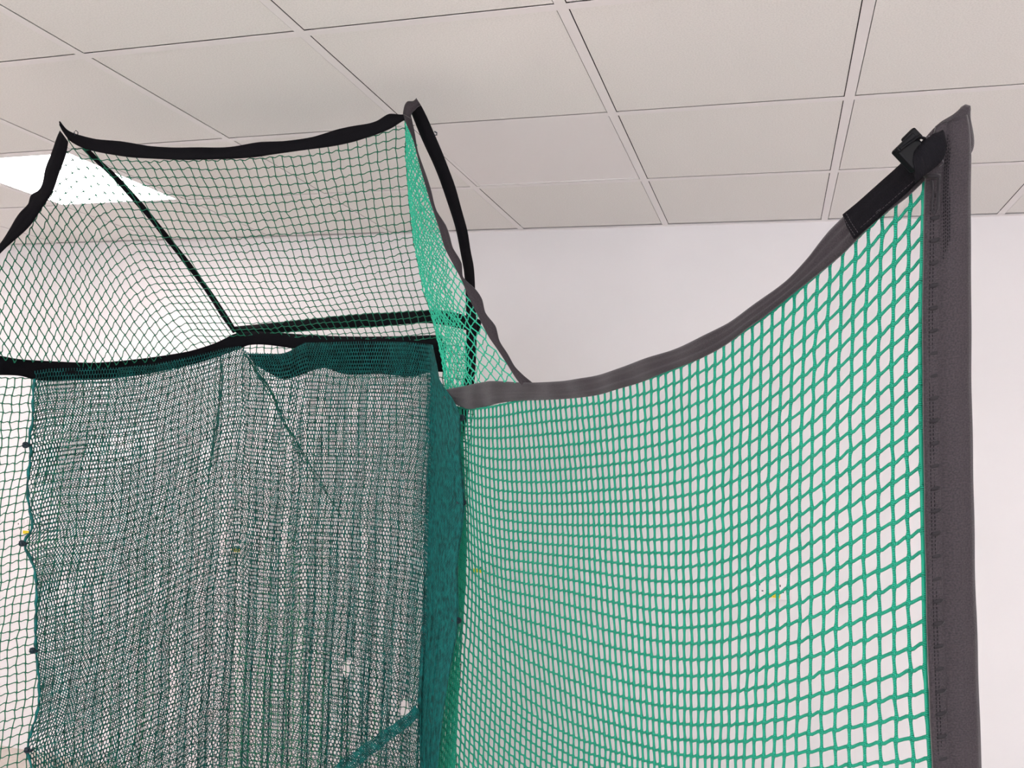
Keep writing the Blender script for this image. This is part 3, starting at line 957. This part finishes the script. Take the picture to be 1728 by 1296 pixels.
def hex_sheet(name, off, seed, rad, mat, parent, holes=True, phase=(0.0, 0.0), sc=1.0):
    """knitted hexagonal mesh laid on the draped surface"""
    rng = np.random.default_rng(seed)
    CW, RH = 0.0084 * sc, 0.0118 * sc                # cell width, row height
    # plan of the sheet at mid height in (x pixel, distance), turned into metres
    kx = np.array([55, 200, 390, 560, 718, 748, 776], float)
    kd = np.array([2.36, 2.57, 2.84, 2.74, 2.60, 2.36, 2.18])
    P = W(kx, 660 + 0 * kx, kd)
    a = np.concatenate([[0], np.cumsum(np.linalg.norm(np.diff(P, axis=0), axis=1))])
    ncol_ = int(a[-1] / CW); nrow_ = int(1.80 / RH)
    vis = 0.655                                       # share of the rows above the bottom of the frame
    a_, kx_, kd_ = a, kx, kd
    def ex(v):
        v = np.asarray(v, float)
        return (np.interp(v, a_, kx_) + np.minimum(v, 0) * (kx_[1] - kx_[0]) / a_[1] + np.maximum(v - a_[-1], 0) * (kx_[-1] - kx_[-2]) / (a_[-1] - a_[-2]))
    def ed(v):
        v = np.asarray(v, float)
        return (np.interp(v, a_, kd_) + np.minimum(v, 0) * (kd_[1] - kd_[0]) / a_[1] + np.maximum(v - a_[-1], 0) * (kd_[-1] - kd_[-2]) / (a_[-1] - a_[-2]))
    def surf(s, r):
        """s in metres along, r in metres down from the top edge"""
        xs = ex(s); d = ed(s)
        # round the corners
        for q in (0.02, 0.04):
            d = 0.5 * d + 0.25 * (ed(s - q) + ed(s + q))
            xs = 0.5 * xs + 0.25 * (ex(s - q) + ex(s + q))
        yt = np.interp(xs, top_edge[:, 0], top_edge[:, 1])
        yy = yt + r * F / d
        yc = np.minimum(yy, 1296)
        le = np.interp(yc, Ledge[:, 1], Ledge[:, 0]); re = np.interp(yc, Redge[:, 1], Redge[:, 0]); tu = np.interp(yc, Turn[:, 1], Turn[:, 0])
        X = np.interp(xs, [55, 718, 776], [0, 1, 2])
        falloff = np.exp(-np.abs(xs - 55) / 60)
        x1 = xs + (le - 55) * np.exp(-(xs - 55) / 70.0) + (tu - 718) * np.clip((xs - 400) / 318, 0, 1)
        x2 = tu + (re - tu) * (X - 1)
        xx = np.where(X <= 1, x1, x2)
        # leaning of the cloth rows, as it is pulled towards the ties
        yy = yy - 0.035 * np.maximum(yc - 640, 0) * np.clip((xs - 60) / 330, 0, 1) * (xs < 718) + 0.05 * np.maximum(yc - 900, 0) * np.clip((xs - 560) / 160, 0, 1)
        fold_amp = np.clip(r / 0.5, 0.05, 2.2) * np.interp(xs, [55, 200, 420, 600, 740, 776], [0.1, 0.45, 1.0, 1.1, 0.6, 0.2])
        fo = (0.010 * np.sin(s * 62 + 1.2 * np.sin(r * 5) + seed * .6) + 0.006 * np.sin(s * 117 - r * 6 + seed) + 0.003 * np.sin(s * 230 + r * 9)) * fold_amp
        lat = 1.9 * fold_amp * np.sin(s * 88 + r * 4 + seed * 1.7)
        lat = np.where(xs < 715, lat * np.clip((xs - 55) / 60, 0, 1), 0)
        d2 = d + off + fo + 0.012 * np.sin(s * 14 + r * 3)
        pt = W(xx + lat, np.minimum(yy, 1296), d2)
        low_ = yy > 1296
        pt[..., 2] = np.where(low_, pt[..., 2] - (yy - 1296) * d / F, pt[..., 2])
        pt[..., 2] = np.maximum(pt[..., 2], 0.002)
        return pt, xx, yy
    # nodes of a brick lattice: each cell edge = two slanted strands and one upright
    i = np.arange(ncol_ + 1); j = np.arange(nrow_ + 1)
    J, I = np.meshgrid(j, i, indexing='ij')
    s0 = (I + 0.5 * (J % 2) + phase[0]) * CW
    r0 = (J + phase[1]) * RH
    slow = 0.0012 * np.sin(I * 0.11 + J * 0.07 + seed) + 0.001 * np.sin(J * 0.17 - I * .05 + 2 * seed)
    s0 = np.clip(s0 + slow, 0, a[-1]); r0 = np.maximum(r0 + slow * 1.5, 0)
    up = 0.30 * RH
    Tn, Tx, Ty = surf(s0, np.maximum(r0 - up, 0))     # upright top
    Bn, Bx, By = surf(s0, r0 + up)                    # upright bottom
    nrm = np.tile(-FWD, (J.size, 1)).reshape(J.shape + (3,))
    keep = np.ones(J.shape, bool)
    if holes:
        for hx, hy, rx, ry in ((683, 1196, 9, 21), (584, 1128, 8, 11), (590, 1114, 4, 6)):
            keep &= ((Tx - hx) / rx) ** 2 + ((Ty - hy) / ry) ** 2 > 1
    segs = []
    k0 = keep
    segs.append((Tn[k0], Bn[k0], nrm[k0]))
    # slanted strands: bottom of row j to tops of row j+1
    b_ = Bn[:-1]; t_ = Tn[1:]
    odd = (J[:-1] % 2 == 1)
    kk = keep[:-1] & keep[1:]
    segs.append((b_[kk], t_[kk], nrm[:-1][kk]))
    # even rows link to I and I-1 ; odd rows to I and I+1
    be = b_[:, 1:]; te = t_[:, :-1]; ke = (~odd[:, 1:]) & keep[:-1][:, 1:] & keep[1:][:, :-1]
    segs.append((be[ke], te[ke], nrm[:-1][:, 1:][ke]))
    bo = b_[:, :-1]; to = t_[:, 1:]; ko = odd[:, :-1] & keep[:-1][:, :-1] & keep[1:][:, 1:]
    segs.append((bo[ko], to[ko], nrm[:-1][:, :-1][ko]))
    p0 = np.vstack([q[0] for q in segs]); p1 = np.vstack([q[1] for q in segs]); nn = np.vstack([q[2] for q in segs])
    ln = np.linalg.norm(p1 - p0, axis=1)
    ok = (ln > 1e-5) & (ln < 0.05)
    v, f, u = threads(p0[ok], p1[ok], nn[ok], rad, 2, 3, knot=1.0)
    return mesh_obj(name, v, f, mat, parent, uv=u, smooth=True)


hex_sheet('mesh_sheet', 0.0, 1, 0.00122, M_MESHF, baffle)
hex_sheet('mesh_lining', 0.022, 2, 0.00122, M_MESHF, baffle, phase=(0.5, 0.35), sc=1.03)

# thick sewn edges of the sheet
se = MB()
e1 = list(px([(x, y, 2.355) for x, y in resample(Ledge, 70)]))
e1.append(drop(e1[-1], 0.0))
se.tube(resample(e1, 140, False) + 0.0012 * np.sin(np.arange(140) * 2.1)[:, None] * RT, 0.0034 + 0.0010 * np.sin(np.arange(140) * 1.3), 7)
se.obj('sewn_edge', M_MESHF, baffle, smooth=True)
se = MB()
e2 = list(px([(x + 1, y, 2.235) for x, y in resample(Redge[2:], 60)]))
e2.append(drop(e2[-1], 0.0))
se.tube(resample(e2, 140, False), 0.003, 7)
se.obj('sewn_edge', M_MESHF, baffle, smooth=True)

# knotted elastic ties
for (x, y, d, s) in ((43, 751, 2.33, -1), (37, 917, 2.33, -1), (55, 1098, 2.33, -1), (46, 1266, 2.33, -1), (779, 705, 2.22, 1), (781, 848, 2.22, 1), (773, 1047, 2.22, 1)):
    tb = MB()
    c = np.array([x, y], float)
    pts = [(c[0] + 4.5 * math.cos(q), c[1] + 4.0 * math.sin(q), d) for q in np.linspace(0, 2 * math.pi, 12, endpoint=False)]
    tb.tube(px(pts), 0.0028, 6, closed=True)
    tb.tube(px([(x - s * 1, y + 1, d), (x - s * 5, y + 1.5, d), (x - s * 10, y - 0.5, d + 0.01)]), [0.0045, 0.004, 0.0025], 7)
    tb.tube(px([(x - 2, y - 2, d - .004), (x, y, d - .006), (x + 2, y + 2, d - .004)]), [0.002, 0.0042, 0.002], 7)
    tb.obj('tie', M_TIE, baffle, smooth=True)

# torn strip of mesh hanging diagonally across the lower right of the sheet
sA = resample([(704, 1196), (690, 1214), (664, 1232), (636, 1254), (606, 1276), (576, 1300), (548, 1326)], 64)
wS = np.linspace(7, 13, 64)
nS = np.stack([np.full(64, 0.62), np.full(64, 0.78)], 1)
tw = np.linspace(-1, 1, 9)
sx = sA[:, None, 0] + nS[:, None, 0] * wS[:, None] * tw[None] + 1.2 * np.sin(np.arange(64) * .5)[:, None]
sy_2 = sA[:, None, 1] + nS[:, None, 1] * wS[:, None] * tw[None]
sd = 2.545 + 0.008 * np.sin(np.arange(64) * .35)[:, None] + 0 * sx
net_from_nodes('torn_strip', W(sx, sy_2, sd), np.ones(sx.shape, bool), M_MESHF, baffle, 0.0013, sides=4, K=3, s_amp=0.15, jit=0.12, seed=77)
